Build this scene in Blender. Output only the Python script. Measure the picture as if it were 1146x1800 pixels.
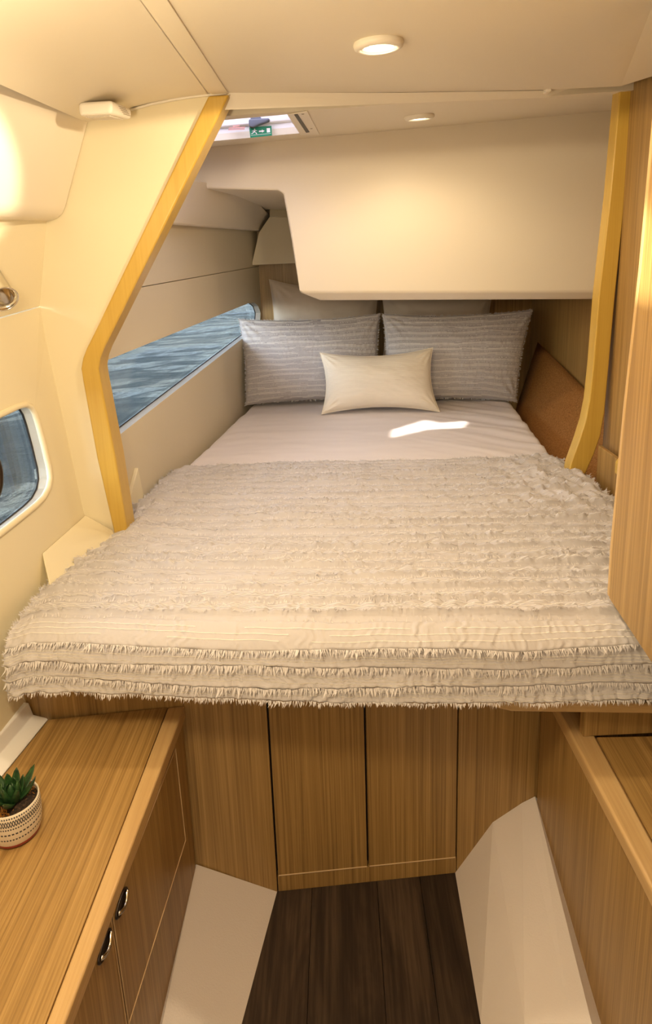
import bpy, bmesh, math, random
from mathutils import Vector as V, Matrix, noise
random.seed(7)
scn = bpy.context.scene
col = scn.collection
for o in list(bpy.data.objects): bpy.data.objects.remove(o)

# ------------------------------------------------------------------ camera
F, PX, PY = 1150.0, 573.0, 715.0
UP = -V((167, -5085, -1150)).normalized()
FW = V((17, 265, -1150)).normalized(); FW = (FW - UP * FW.dot(UP)).normalized()
RT = FW.cross(UP)
CAM = V((0, 0, 1.41))
ROT = Matrix((RT, FW, UP))
cd = bpy.data.cameras.new('camera'); cam = bpy.data.objects.new('camera', cd); col.objects.link(cam)
cam.matrix_world = Matrix.Translation(CAM) @ ROT.to_4x4()
cd.sensor_fit = 'VERTICAL'; cd.sensor_height = 36; cd.lens = F / 1800 * 36
cd.shift_y = (715 - 900) / 1800; cd.clip_start = 0.02
scn.camera = cam

# ------------------------------------------------------------------ view, sky, sun, lights
vs = scn.view_settings
vs.view_transform = 'Standard'; vs.look = 'None'; vs.gamma = 1; vs.use_curve_mapping = False
vs.exposure = 0.35
w = bpy.data.worlds.new('sky'); scn.world = w; w.use_nodes = True
wn = w.node_tree.nodes; wl = w.node_tree.links
sky = wn.new('ShaderNodeTexSky'); sky.sky_type = 'NISHITA'; sky.sun_disc = False
sky.sun_elevation = math.radians(40); sky.sun_rotation = math.radians(200)
hs = wn.new('ShaderNodeHueSaturation'); hs.inputs['Saturation'].default_value = .55
wl.new(sky.outputs[0], hs.inputs['Color']); wl.new(hs.outputs[0], wn['Background'].inputs[0]); wn['Background'].inputs[1].default_value = 0.85

def light(name, typ, loc, target, energy, color, size=0.1, **k):
    l = bpy.data.lights.new(name, typ); l.energy = energy; l.color = color
    o = bpy.data.objects.new(name, l); col.objects.link(o); o.location = loc
    o.rotation_euler = (V(target) - V(loc)).to_track_quat('-Z', 'Y').to_euler()
    if typ == 'AREA': l.shape = 'DISK'; l.size = size
    elif typ in ('SPOT', 'POINT'): l.shadow_soft_size = size
    for a, b in k.items(): setattr(l, a, b)
    return o
WARM = (1.0, 0.79, 0.50)
sun = light('sun', 'SUN', (0, 0, 6), (0.62, 0.46, 4.95), 7.0, (1, .88, .7), angle=0.018)
cabin = light('saloon_fill', 'AREA', (0.1, -1.3, 1.35), (0.0, 2.0, 1.1), 3.0, (1, .89, .72), 0.8)  # added area fill behind the camera, standing in for daylight from the saloon
light('companionway_fill', 'AREA', (0.05, -0.55, 1.64), (0.05, -0.55, 0), 1.5, WARM, 0.07)  # unseen fill light added near the companionway, no fixture
light('passage_fill', 'SPOT', (-0.22, 0.30, 1.64), (-0.22, 0.30, 0), 3.0, WARM, 0.04, spot_size=math.radians(176), spot_blend=.05)  # unseen fill light added over the passage, no fixture
light('hull_side_fill', 'POINT', (-0.32, 0.48, 1.44), (-0.5, 0.9, 0.5), 13.0, WARM, 0.05)  # unseen point light added to lift the left wall, ceiling and counter
light('wall_patch_spot', 'SPOT', (0.05, 0.25, 1.58), (-0.607, 1.10, 1.575), 150.0, (1, .86, .60), 0.02, spot_size=math.radians(12.5), spot_blend=0.25)  # spot added to make the bright patch on the long overhead locker
light('added_glint_spot', 'SPOT', (-2.0, 1.02, 0.45), (0.49, 1.062, 1.40), 900.0, (1, .86, .6), 0.02, spot_size=math.radians(3.6), spot_blend=0.7)  # added spot outside the hull, imitates sun glitter on the wardrobe

# ------------------------------------------------------------------ survey helpers
def ray(x, y): return ROT @ V((x - PX, PY - y, -F))
def at(x, y, X=None, Y=None, Z=None):
    d = ray(x, y)
    t = (X - CAM.x) / d.x if X is not None else (Y - CAM.y) / d.y if Y is not None else (Z - CAM.z) / d.z
    return CAM + d * t
class Plane:
    def __init__(s, p, n): s.p = V(p); s.n = V(n).normalized()
    def __call__(s, x, y):
        d = ray(x, y); return CAM + d * ((s.p - CAM).dot(s.n) / d.dot(s.n))
    def off(s, k): return Plane(s.p + s.n * k, s.n)
    def drop(s, q): q = V(q); return q - s.n * (q - s.p).dot(s.n)
def vplane(a, b):
    a = V((*a, 0)); b = V((*b, 0)); e = b - a; return Plane(a, (e.y, -e.x, 0))
def plane3(a, b, c): return Plane(a, (V(b) - V(a)).cross(V(c) - V(a)))

# ------------------------------------------------------------------ materials
def mat(name, color, rough=0.5, metal=0.0, spec=0.5, coat=0.0):
    m = bpy.data.materials.new(name); m.use_nodes = True
    b = m.node_tree.nodes['Principled BSDF']
    b.inputs['Base Color'].default_value = (*color, 1); b.inputs['Roughness'].default_value = rough
    b.inputs['Metallic'].default_value = metal; b.inputs['Specular IOR Level'].default_value = spec
    b.inputs['Coat Weight'].default_value = coat; b.inputs['Coat Roughness'].default_value = 0.06
    return m
def nodes(m): return m.node_tree.nodes, m.node_tree.links, m.node_tree.nodes['Principled BSDF']
def coords(m, scale, kind='Object'):
    n, l, b = nodes(m); tc = n.new('ShaderNodeTexCoord'); mp = n.new('ShaderNodeMapping')
    mp.inputs['Scale'].default_value = scale; l.new(tc.outputs[kind], mp.inputs[0]); return mp
def noisy(m, scale, tscale=1, detail=4, rough=.6, kind='Object'):
    n, l, b = nodes(m); mp = coords(m, scale, kind); t = n.new('ShaderNodeTexNoise')
    t.inputs['Scale'].default_value = tscale; t.inputs['Detail'].default_value = detail; t.inputs['Roughness'].default_value = rough
    l.new(mp.outputs[0], t.inputs['Vector']); return t
def ramp(m, src, stops):
    n, l, b = nodes(m); r = n.new('ShaderNodeValToRGB')
    while len(r.color_ramp.elements) < len(stops): r.color_ramp.elements.new(.5)
    for e, (p, c) in zip(r.color_ramp.elements, stops): e.position = p; e.color = (*c, 1)
    l.new(src, r.inputs[0]); return r
def bump(m, src, strength, dist=0.002):
    n, l, b = nodes(m); bp = n.new('ShaderNodeBump'); bp.inputs['Strength'].default_value = strength; bp.inputs['Distance'].default_value = dist
    l.new(src, bp.inputs['Height']); l.new(bp.outputs[0], b.inputs['Normal'])
def wood(name, axis, a, b_, c, rough=0.38, fine=1.0):
    """straight-grained veneer, grain along the given object axis"""
    m = mat(name, a, rough); n, l, b = nodes(m)
    s1 = [330 * fine] * 3; s1['xyz'.index(axis)] = 3.0
    s2 = [85 * fine] * 3; s2['xyz'.index(axis)] = 0.8
    t1 = noisy(m, s1, 1, 3, .6); t2 = noisy(m, s2, 1, 4, .6)
    mx = n.new('ShaderNodeMix'); mx.data_type = 'FLOAT'; mx.inputs[0].default_value = .45
    l.new(t1.outputs[0], mx.inputs[2]); l.new(t2.outputs[0], mx.inputs[3])
    r = ramp(m, mx.outputs[0], [(.33, a), (.5, b_), (.66, c)])
    l.new(r.outputs[0], b.inputs['Base Color']); bump(m, mx.outputs[0], .12, .001)
    return m
OAK = ((.205, .115, .036), (.345, .207, .069), (.47, .298, .112))
W = {a: wood('oak_veneer_' + a, a, *OAK) for a in 'xyz'}
EDGE = {a: wood('oak_edging_' + a, a, (.47, .30, .13), (.54, .355, .16), (.60, .41, .20), .4, .6) for a in 'xyz'}
MAPLE = {a: wood('honey_maple_' + a, a, (.53, .335, .060), (.57, .37, .070), (.60, .395, .080), .30, .6) for a in 'xyz'}
VINYL = mat('cream_vinyl', (.78, .70, .50), .55)
bump(VINYL, noisy(VINYL, (420,) * 3, 1, 2).outputs[0], .12, .0008)
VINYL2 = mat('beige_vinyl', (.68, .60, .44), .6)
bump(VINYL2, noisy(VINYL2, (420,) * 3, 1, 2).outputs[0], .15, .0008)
GEL = mat('gelcoat', (.80, .725, .60), .42, 0, .3, 0)
LINER = mat('headliner', (.78, .71, .58), .4, 0, .3)
WHITE = mat('white_plastic', (.83, .82, .82), .35)
CREAMP = mat('cream_plastic', (.82, .77, .68), .4)
NONSKID = mat('white_nonskid', (.78, .72, .70), .6)
bump(NONSKID, noisy(NONSKID, (300,) * 3, 1, 3).outputs[0], .5, .001)
BLACK = mat('black_rubber', (.012, .012, .014), .5)
DARK = mat('dark_cavity', (.03, .02, .012), .8)
GREYP = mat('grey_handle', (.12, .13, .17), .4)
GREEN = mat('exit_green', (.0, .23, .11), .45)
SIGNW = mat('sign_white', (.85, .86, .84), .45)
REDINK = mat('red_ink', (.62, .30, .26), .6)
INK = mat('grey_ink', (.30, .25, .18), .6)
CHROME = mat('chrome', (.75, .72, .66), .14, 1)
BRONZE = mat('dark_bronze', (.055, .042, .035), .3, .8)
PEWTER = mat('brushed_pewter', (.20, .165, .13), .32, 1)
HANDLE = mat('handle_nickel', (.40, .36, .31), .22, 1)
HILITE = mat('edge_highlight', (.62, .45, .26), .5)  # pale colour that paints the highlights along door edges
CORK = mat('cork', (.3, .13, .03), .85)
t = noisy(CORK, (160,) * 3, 1, 5, .7)
CORK.node_tree.links.new(ramp(CORK, t.outputs[0], [(.3, (.19, .075, .014)), (.5, (.33, .145, .032)), (.7, (.45, .22, .06))]).outputs[0], nodes(CORK)[2].inputs['Base Color'])
bump(CORK, t.outputs[0], .5, .002)
def cloth(name, c, s=900, k=.25, rough=.9):
    m = mat(name, c, rough, 0, .2); b = nodes(m)[2]; b.inputs['Sheen Weight'].default_value = .15
    bump(m, noisy(m, (s, s, s), 1, 2).outputs[0], k, .0008); return m
SHEET = cloth('white_cotton', (.79, .735, .735), 500, .15)
THROW = cloth('grey_muslin', (.54, .515, .53))
FRAY = cloth('frayed_muslin', (.66, .63, .635))
STITCH = mat('white_thread', (.84, .81, .76), .8)
GPIL = cloth('grey_pillow_muslin', (.46, .442, .46))
GFRAY = cloth('grey_pillow_fray', (.57, .55, .56))
LINEN = mat('cream_linen', (.85, .78, .66), .9, 0, .2)
_w = LINEN.node_tree.nodes.new('ShaderNodeTexWave'); _w.bands_direction = 'Z'; _w.inputs['Scale'].default_value = 60; _w.inputs['Distortion'].default_value = 1.5
LINEN.node_tree.links.new(coords(LINEN, (1, 1, 1)).outputs[0], _w.inputs['Vector']); bump(LINEN, _w.outputs['Color'], .35, .0015)
CUSH = cloth('stone_linen', (.60, .52, .43), 600)
PLANK = []
for i, k in enumerate((.62, .85, .68, .75, .56)):
    m = mat('dark_plank_%s' % 'abcde'[i], (.05, .03, .02), .5); n, l, b = nodes(m)
    t1 = noisy(m, (140, 4, 140), 1, 5, .65); t2 = noisy(m, (16, 2.6, 16), 1, 4, .6)
    t2.inputs['Distortion'].default_value = 1.2
    mx = n.new('ShaderNodeMix'); mx.data_type = 'FLOAT'; mx.inputs[0].default_value = .5
    l.new(t1.outputs[0], mx.inputs[2]); l.new(t2.outputs[0], mx.inputs[3])
    r = ramp(m, mx.outputs[0], [(.3, (.012 * k, .007 * k, .005 * k)), (.48, (.05 * k, .031 * k, .021 * k)), (.66, (.13 * k, .085 * k, .055 * k))])
    l.new(r.outputs[0], b.inputs['Base Color']); bump(m, t1.outputs[0], .3, .001); PLANK.append(m)
def emit(name, c, s):
    m = mat(name, c); b = nodes(m)[2]; b.inputs['Emission Color'].default_value = (*c, 1); b.inputs['Emission Strength'].default_value = s; return m
BULB = emit('lamp_diffuser', (1, .86, .6), 6)
def glass(name, tint=(.93, .96, .97)):
    m = bpy.data.materials.new(name); m.use_nodes = True; n = m.node_tree.nodes; l = m.node_tree.links
    n.remove(n['Principled BSDF']); a = n.new('ShaderNodeBsdfTransparent'); a.inputs[0].default_value = (*tint, 1)
    g = n.new('ShaderNodeBsdfGlossy'); g.inputs['Roughness'].default_value = .02
    mx = n.new('ShaderNodeMixShader'); mx.inputs[0].default_value = .04; l.new(a.outputs[0], mx.inputs[1]); l.new(g.outputs[0], mx.inputs[2])
    l.new(mx.outputs[0], n['Material Output'].inputs[0]); return m
GLASS = glass('window_glass'); TINT = glass('hatch_acrylic', (.92, .92, .97))
SEA = mat('sea_water', (.0035, .0095, .0115), .7, 0, 0); n, l, b = nodes(SEA)
t = noisy(SEA, (3.2, 1.6, 3), 1, 8, .62); bump(SEA, t.outputs[0], .9, .3)
g_ = n.new('ShaderNodeBsdfGlossy'); g_.inputs['Roughness'].default_value = .12; fr = n.new('ShaderNodeFresnel'); fr.inputs[0].default_value = 1.33
nb_ = [q for q in n if q.type == 'BUMP'][0]; l.new(nb_.outputs[0], g_.inputs['Normal']); l.new(nb_.outputs[0], fr.inputs['Normal'])
sc_ = n.new('ShaderNodeMath'); sc_.operation = 'MULTIPLY'; sc_.inputs[1].default_value = .42; l.new(fr.outputs[0], sc_.inputs[0])
mx = n.new('ShaderNodeMixShader'); l.new(sc_.outputs[0], mx.inputs[0]); l.new(b.outputs[0], mx.inputs[1]); l.new(g_.outputs[0], mx.inputs[2]); l.new(mx.outputs[0], n['Material Output'].inputs[0])

# ------------------------------------------------------------------ mesh helpers
def link(name, bm, m, parent=None, smooth=False, bevel=0, segs=2, kind=None):
    bmesh.ops.recalc_face_normals(bm, faces=bm.faces)
    me = bpy.data.meshes.new(name); bm.to_mesh(me); bm.free()
    for k in (m if isinstance(m, (list, tuple)) else [m]): me.materials.append(k)
    o = bpy.data.objects.new(name, me); col.objects.link(o)
    if smooth:
        for p in me.polygons: p.use_smooth = True
    if bevel:
        md = o.modifiers.new('bevel', 'BEVEL'); md.width = bevel; md.segments = segs; md.limit_method = 'ANGLE'; md.angle_limit = .5
        for p in me.polygons: p.use_smooth = True
        wn_ = o.modifiers.new('wn', 'WEIGHTED_NORMAL'); wn_.keep_sharp = True
    if parent: o.parent = parent
    if kind: o['kind'] = kind
    return o
def tag(o, label=None, cat=None, group=None, kind=None):
    for k, v in (('label', label), ('category', cat), ('group', group), ('kind', kind)):
        if v: o[k] = v
    return o
def empty(name, loc, label=None, cat=None, group=None):
    """thing root at its base; children are linked in world space through hang()"""
    o = bpy.data.objects.new(name, None); col.objects.link(o); o.location = loc; o.empty_display_size = .05
    return tag(o, label, cat, group)
def hang(o, root):
    o.parent = root; o.matrix_parent_inverse = Matrix.Translation(root.location).inverted(); return o
def prism_bm(pts, d, bm=None):
    bm = bm or bmesh.new(); d = V(d)
    a = [bm.verts.new(p) for p in pts]; b = [bm.verts.new(V(p) + d) for p in pts]; n = len(a)
    bm.faces.new(a); bm.faces.new(b[::-1])
    for i in range(n): bm.faces.new((a[i], b[i], b[(i + 1) % n], a[(i + 1) % n]))
    return bm
def polynormal(pts):
    n = V((0, 0, 0)); pts = [V(p) for p in pts]
    for i in range(len(pts)): n += pts[i].cross(pts[(i + 1) % len(pts)])
    return n.normalized()
def slab(name, pts, th, m, parent=None, bevel=0, **k):
    """panel whose front is the polygon and whose back lies th away from the camera side"""
    n = polynormal(pts); c = sum((V(p) for p in pts), V()) / len(pts)
    if n.dot(c - CAM) < 0: n = -n
    return link(name, prism_bm(pts, n * th), m, parent, bevel=bevel, **k)
def slab_hole(name, outer, hole, d, m, parent=None):
    bm = bmesh.new(); d = V(d); E = []
    for loop in (outer, hole):
        vv = [bm.verts.new(p) for p in loop]
        E += [bm.edges.new((vv[i], vv[(i + 1) % len(vv)])) for i in range(len(vv))]
    bmesh.ops.triangle_fill(bm, use_beauty=True, use_dissolve=False, edges=E)
    r = bmesh.ops.extrude_face_region(bm, geom=list(bm.faces))
    bmesh.ops.translate(bm, vec=d, verts=[v for v in r['geom'] if isinstance(v, bmesh.types.BMVert)])
    return link(name, bm, m, parent)
def box_bm(a, b, bm=None):
    x0, y0, z0 = a; x1, y1, z1 = b
    return prism_bm([(x0, y0, z0), (x1, y0, z0), (x1, y1, z0), (x0, y1, z0)], (0, 0, z1 - z0), bm)
def box(name, a, b, m, parent=None, bevel=0, **k): return link(name, box_bm(a, b), m, parent, bevel=bevel, **k)
def tube_bm(pts, r, closed=False, n=8, bm=None):
    bm = bm or bmesh.new(); pts = [V(p) for p in pts]; N = len(pts); rings = []; prev = None
    for i, p in enumerate(pts):
        t = (pts[(i + 1) % N] - pts[i - 1]) if closed else (pts[min(i + 1, N - 1)] - pts[max(i - 1, 0)])
        t.normalize(); u = prev - t * prev.dot(t) if prev else t.orthogonal(); u.normalize(); prev = u; v = t.cross(u)
        rr = r[i] if isinstance(r, (list, tuple)) else r
        rings.append([bm.verts.new(p + (u * math.cos(2 * math.pi * k / n) + v * math.sin(2 * math.pi * k / n)) * rr) for k in range(n)])
    for i in range(N if closed else N - 1):
        a, b = rings[i], rings[(i + 1) % N]
        if closed and i == N - 1:
            k0 = min(range(n), key=lambda k: (b[k].co - a[0].co).length); b = b[k0:] + b[:k0]
        for k in range(n): bm.faces.new((a[k], a[(k + 1) % n], b[(k + 1) % n], b[k]))
    if not closed: bm.faces.new(rings[0][::-1]); bm.faces.new(rings[-1])
    return bm
def lathe_bm(prof, mx=Matrix(), n=40, bm=None, uv=False):
    bm = bm or bmesh.new(); rings = []
    uvl = bm.loops.layers.uv.verify() if uv else None
    for r, z in prof:
        rings.append([bm.verts.new(mx @ V((0, 0, z)))] if r == 0 else [bm.verts.new(mx @ V((r * math.cos(2 * math.pi * k / n), r * math.sin(2 * math.pi * k / n), z))) for k in range(n)])
    for i, (a, b) in enumerate(zip(rings, rings[1:])):
        for k in range(n):
            q = [a[k % len(a)], a[(k + 1) % len(a)], b[(k + 1) % len(b)], b[k % len(b)]]
            q = list(dict.fromkeys(q))
            if len(q) > 2:
                f = bm.faces.new(q)
                if uv and len(q) == 4:
                    for lp, (uu, vv) in zip(f.loops, ((k, i), (k + 1, i), (k + 1, i + 1), (k, i + 1))): lp[uvl].uv = (uu / n, prof[vv][1])
    return bm
def frame(o, x, z):
    """matrix with local z along z and x near x"""
    z = V(z).normalized(); x = (V(x) - z * V(x).dot(z)).normalized(); y = z.cross(x)
    return Matrix((( x.x, y.x, z.x, o[0]), (x.y, y.y, z.y, o[1]), (x.z, y.z, z.z, o[2]), (0, 0, 0, 1)))
def fbm(p, o=3): return noise.fractal(p, 1.0, 2.0, o)
def lerp(a, b, t): return a + (b - a) * t
def interp(tab, x):
    if x <= tab[0][0]: return tab[0][1]
    for (a, va), (b, vb) in zip(tab, tab[1:]):
        if x <= b: return lerp(va, vb, (x - a) / (b - a))
    return tab[-1][1]
def sstep(a, b, x): t = min(1, max(0, (x - a) / (b - a))); return t * t * (3 - 2 * t)

# ================================================================== STRUCTURE
# ---- key planes
CABIN = vplane((-.175, 1.214), (.239, 1.255))            # face of the berth base
HULL_A = vplane((-.575, 2.0), (-.455, 3.05))             # hull side beside the berth
P1 = at(70, 540, Y=1.55); P2 = at(150, 905, Y=1.55); P3 = V((-.66, 1.16, .56))
HULL_F = plane3(P1, P2, P3)                              # hull side beside the left counter
if HULL_F.n.x < 0: HULL_F.n = -HULL_F.n
if HULL_A.n.x < 0: HULL_A.n = -HULL_A.n
LFRONT = vplane((-.349, 1.197), (-.365, .611))           # front of left counter
RFRONT = vplane((.4235, 1.272), (.437, .78))                  # front of right counter
CT = .505                                                # counter height

# ---- floor with planks
floor = tag(box('floor', (-.42, -1.5, -.03), (.48, 1.32, -.006), DARK), kind='structure')
i = 0
PX_ = [-.42, -.275, -.095, .055, .155, .30, .48]
for a, b in zip(PX_, PX_[1:]):
    pk = box('plank', (a + .0003, -1.5, -.006), (b - .0003, 1.30, 0), PLANK[i % 5], floor, bevel=.0008, segs=1); i += 1

# ---- baseboards: white moulded hull sides at the floor
def along(p, q, Y):  # point on line p-q at given Y
    t = (Y - p.y) / (q.y - p.y); return p + (q - p) * t
bl_t = [LFRONT(345, 1520), LFRONT(285, 1800)]; bl_b = [at(487, 1568, Z=.0), at(425, 1800, Z=0)]; bl_t[1] = plane3(bl_t[0], *bl_b)(285, 1800)
bm = bmesh.new(); back_ = V((0, -1.2, 0))
A = [bm.verts.new(p + V((0, 0, .001))) for p in (bl_t[0], bl_b[0], bl_b[1], bl_b[1] + back_, bl_t[1] + back_, bl_t[1])]
B = [bm.verts.new(v.co + V((-.03, 0, -.03))) for v in A]
for q in ((0, 1, 2), (0, 2, 5), (5, 2, 3, 4)): bm.faces.new([A[k] for k in q]); bm.faces.new([B[k] for k in q[::-1]])
for k in range(6): bm.faces.new((A[k], A[(k + 1) % 6], B[(k + 1) % 6], B[k]))
tag(link('baseboard_left', bm, NONSKID), kind='structure')
br_t = [CABIN(940, 1400) - V((0, .001, 0)), at(1040, 1800, Z=.085)]
fo = [CABIN(866, 1446), None]
fo[1] = at(922, 1800, Z=.062)
br_b = [at(800, 1535, Z=0), at(845, 1800, Z=0)]
bm = bmesh.new()
tops_ = [br_t, [br_t[0].lerp(fo[0], .3) + V((0, 0, .004)), br_t[1].lerp(fo[1], .3) + V((0, 0, .002))], fo, br_b]
A = [[bm.verts.new(p + V((0, 0, .001))) for p in (t_[0], t_[1], t_[1] + back_)] for t_ in tops_]
B = [[bm.verts.new(v.co + V((.03, 0, -.03))) for v in q] for q in A]
for g_, fl_ in ((A, 1), (B, -1)):
    for a_ in range(3):
        for b_ in range(2): bm.faces.new((g_[a_][b_], g_[a_ + 1][b_], g_[a_ + 1][b_ + 1], g_[a_][b_ + 1])[::fl_])
rim_ = lambda g_: [g_[0][0], g_[1][0], g_[2][0], g_[3][0], g_[3][1], g_[3][2], g_[2][2], g_[1][2], g_[0][2], g_[0][1]]
ra, rb_ = rim_(A), rim_(B)
for k in range(10): bm.faces.new((ra[k], ra[(k + 1) % 10], rb_[(k + 1) % 10], rb_[k]))
tag(link('baseboard_right', bm, NONSKID), kind='structure')

# ---- hull side beside the counter (wall_left) with window 1
def onF(y, z): # point of HULL_F at given y, z
    n, p = HULL_F.n, HULL_F.p; return V((p.x - (n.y * (y - p.y) + n.z * (z - p.z)) / n.x, y, z))
fl_t = P1; fl_b = P2
def edgeF(z): t = (z - P1.z) / (P2.z - P1.z); return P1 + (P2 - P1) * t
seam0 = HULL_F(0, 560); seamN = along(P1, seam0, -1.5)
outer = [edgeF(.30) + V((0, .06, 0)), P1 + V((0, .06, 0)), P1, seam0, seamN, onF(-1.5, .30)]
w1px = [(0, 938), (40, 907), (62, 889), (76, 875), (85, 858), (88, 840), (86, 822), (77, 783), (67, 745), (61, 726), (54, 715), (45, 711), (32, 714), (0, 729), (-200, 817), (-235, 850), (-250, 900), (-250, 1060), (-235, 1098), (-210, 1103), (-190, 1092)]
w1 = [HULL_F(*p) for p in w1px]
OUTF = -HULL_F.n
wall_left = tag(slab_hole('wall_left', outer, w1, OUTF * .028, VINYL), kind='structure')
# lower lip seam of the mid panel
mid = [at(82, 388, Y=1.55), P1 + V((0, 0, .0025)), along(P1, seam0, .2) + V((0, 0, .0025)), along(P1, seam0, -1.5) + V((0, 0, .0025)), V((-.70, -1.5, 1.515)), V((-.685, .2, 1.515))]
mid_o = slab('upper_panel', [mid[0], mid[1], mid[3], mid[4]], .02, VINYL, wall_left)
# padded lip round window 1
link('padded_lip', tube_bm([p + HULL_F.n * .0 for p in [HULL_F.drop(q) for q in w1]], .007, True, 8), VINYL, wall_left, smooth=True)
# small boxed wedge where hull side meets bulkhead
q = [HULL_F(150, 905), at(199, 931, Y=1.54), at(204, 946, Y=1.54), at(150, 990, Y=1.42), at(87, 1028, Y=1.28), HULL_F(74, 972)]
bm = bmesh.new(); vv = [bm.verts.new(p) for p in (q[0], q[1], q[2], q[3], q[4], q[5])]
low = [bm.verts.new((p.x, p.y, .60)) for p in (q[2], q[4])]
backb = [bm.verts.new(HULL_F.drop((p.x - .2, p.y, .60))) for p in (q[0], q[5])]
bm.faces.new((vv[0], vv[1], vv[2], vv[3], vv[5])); bm.faces.new((vv[3], vv[4], vv[5]))
bm.faces.new((vv[2], low[0], low[1], vv[4], vv[3])); bm.faces.new((vv[4], low[1], backb[1], vv[5]))
bm.faces.new((vv[0], vv[1], vv[2], low[0], backb[0])); bm.faces.new((vv[0], vv[5], backb[1], backb[0])); bm.faces.new((low[0], low[1], backb[1], backb[0]))
link('corner_box', bm, VINYL, wall_left, bevel=.003)

def window(name, loop, plane, depth, n_out):
    root = bpy.data.objects.new(name, None); col.objects.link(root); root['kind'] = 'structure'
    root.location = sum(loop, V()) / len(loop); bm = bmesh.new()
    a = [bm.verts.new(p + n_out * .001) for p in loop]; b = [bm.verts.new(p + n_out * depth) for p in loop]
    c = sum(loop, V()) / len(loop)
    d = [bm.verts.new(p + (p - c).normalized() * .02 + n_out * depth) for p in loop]
    e = [bm.verts.new(p + (p - c).normalized() * .02 + n_out * .03) for p in loop]
    N = len(loop)
    for i in range(N):
        j = (i + 1) % N
        for s, t in ((a, b), (b, d)): bm.faces.new((s[i], s[j], t[j], t[i]))
    hang(link('window_frame', bm, WHITE, smooth=False), root)
    hang(link('gasket', tube_bm([p + n_out * (depth - .001) for p in loop], .0028, True, 6), BLACK, smooth=True), root)
    hang(link('pane', prism_bm([p + n_out * (depth + .001) for p in loop], n_out * .006), GLASS), root)
    return root
win1 = window('window_1', w1, HULL_F, .030, OUTF)
# opening port set in the glass
pc = HULL_F.off(-.012)(-38, 838); M = frame(pc, (0, 0, 1), HULL_F.n)
hang(link('port_ring', lathe_bm([(.058, -.012), (.070, -.010), (.073, 0), (.069, .008), (.062, .010), (.057, .004), (.058, -.012)], M, 40), BRONZE, smooth=True), win1)
hang(link('port_dome', lathe_bm([(.058, 0), (.050, .010), (.036, .017), (.018, .021), (0, .022)], M, 40), PEWTER, smooth=True), win1)

# ---- bulkhead (cream panel facing the cabin)
BY = 1.55
bh = [at(x, y, Y=BY) for x, y in ((404, 166), (365, 168), (300, 178), (230, 195), (160, 215), (110, 387), (82, 388), (70, 540), (150, 905), (200, 936), (212, 930), (160, 645), (178, 600))]
bh2 = [bh[0], bh[4] + V((0, 0, .04)), V((-.80, BY, bh[4].z + .04)), V((-.80, BY, 1.50)), bh[6] + V((-.012, 0, -.016)), bh[7] + V((-.014, 0, 0)), bh[8] + V((-.014, 0, 0)), bh[9], bh[9] + V((0, 0, -.25)), at(212, 930, Y=BY) + V((0.01, 0, -.25)), at(216, 930, Y=BY), at(160, 645, Y=BY), at(176, 605, Y=BY)]
wall_bh = tag(slab('wall_bulkhead', bh2, .04, VINYL), kind='structure')
link('sealant_bead', tube_bm([at(x, y, Y=BY - .003) for x, y in ((398, 164), (365, 167), (330, 171), (300, 176), (265, 183), (230, 193))], .003, n=6), CREAMP, wall_bh, smooth=True)

# ---- trim_1: bent maple edging of the bulkhead opening
TY = 1.540
outl = [(366, 168), (163, 590), (152, 612), (145, 630), (142, 648), (145, 668), (170, 805), (199, 932), (206, 962)]
inl = [(403, 166), (194, 590), (183, 612), (176, 630), (173, 648), (176, 668), (203, 805), (219, 905), (226, 950)]
pts = [at(x, y, Y=TY) for x, y in outl] + [at(x, y, Y=TY) for x, y in inl[::-1]]
tag(link('trim_1', prism_bm(pts, (0, .068, 0)), MAPLE['z'], bevel=.005, segs=3), kind='structure')

# ---- trim_2: maple post on the right with a flared foot
RY = 1.90
ro = [(1091, 140), (1073, 340), (1052, 525), (1043, 640), (1036, 705), (1029, 740), (1018, 775), (1003, 816), (1000, 830)]
ri = [(1118, 124), (1100, 340), (1081, 525), (1069, 660), (1063, 725), (1056, 765), (1046, 795), (1026, 840), (1018, 865)]
pts = [at(x, y, Y=RY) for x, y in ro] + [at(x, y, Y=RY) for x, y in ri[::-1]]
tag(link('trim_2', prism_bm(pts, (0, .05, 0)), MAPLE['z'], bevel=.004, segs=3), kind='structure')

# ---- right side
SW = at(1081, 525, Y=RY).x + .006
wall_r = tag(slab('wall_right', [V((SW, RY, .3)), V((SW, RY, 1.90)), V((SW + .02, .9, 1.90)), V((SW + .02, .9, .3))], .03, W['z']), kind='structure')
HULL_R = vplane((1.02, 2.0), (1.025, 3.45))
def onR(y, z): n, p = HULL_R.n, HULL_R.p; return V((p.x - n.y * (y - p.y) / n.x, y, z))
slab('aft_side_panel', [onR(RY + .04, .55), onR(RY + .04, 1.95), onR(3.5, 1.95), onR(3.5, .55)], .02, W['z'], wall_r)
# low wooden fiddle beside the post
fx = at(1051, 786, Y=RY - .01).x
fid = empty('side_ledge', (fx, 1.6, .6), 'low wooden side ledge at the foot of the honey maple post', 'ledge')
hang(slab('front_board', [V((fx, 1.89, .608)), V((fx, 1.89, .842)), V((fx - .005, 1.10, .842)), V((fx - .005, 1.10, .608))], .012, W['z'], bevel=.002), fid)
hang(box('ledge_top', (fx + .012, 1.10, .80), (SW + .001, 1.89, .812), W['y']), fid)
cb = at(1076, 800, Y=1.74)
hang(link('corner_block', prism_bm([(cb.x, 1.72, .812), (cb.x + .02, 1.72, .812), (cb.x + .02, 1.72, .858), (cb.x + .008, 1.72, .858), (cb.x, 1.72, .845)], (0, -.3, 0)), MAPLE['y'], bevel=.004), fid)
box('post_bulkhead', (SW + .004, RY + .006, .3), (1.06, RY + .045, 1.92), W['z'], wall_r)
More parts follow.
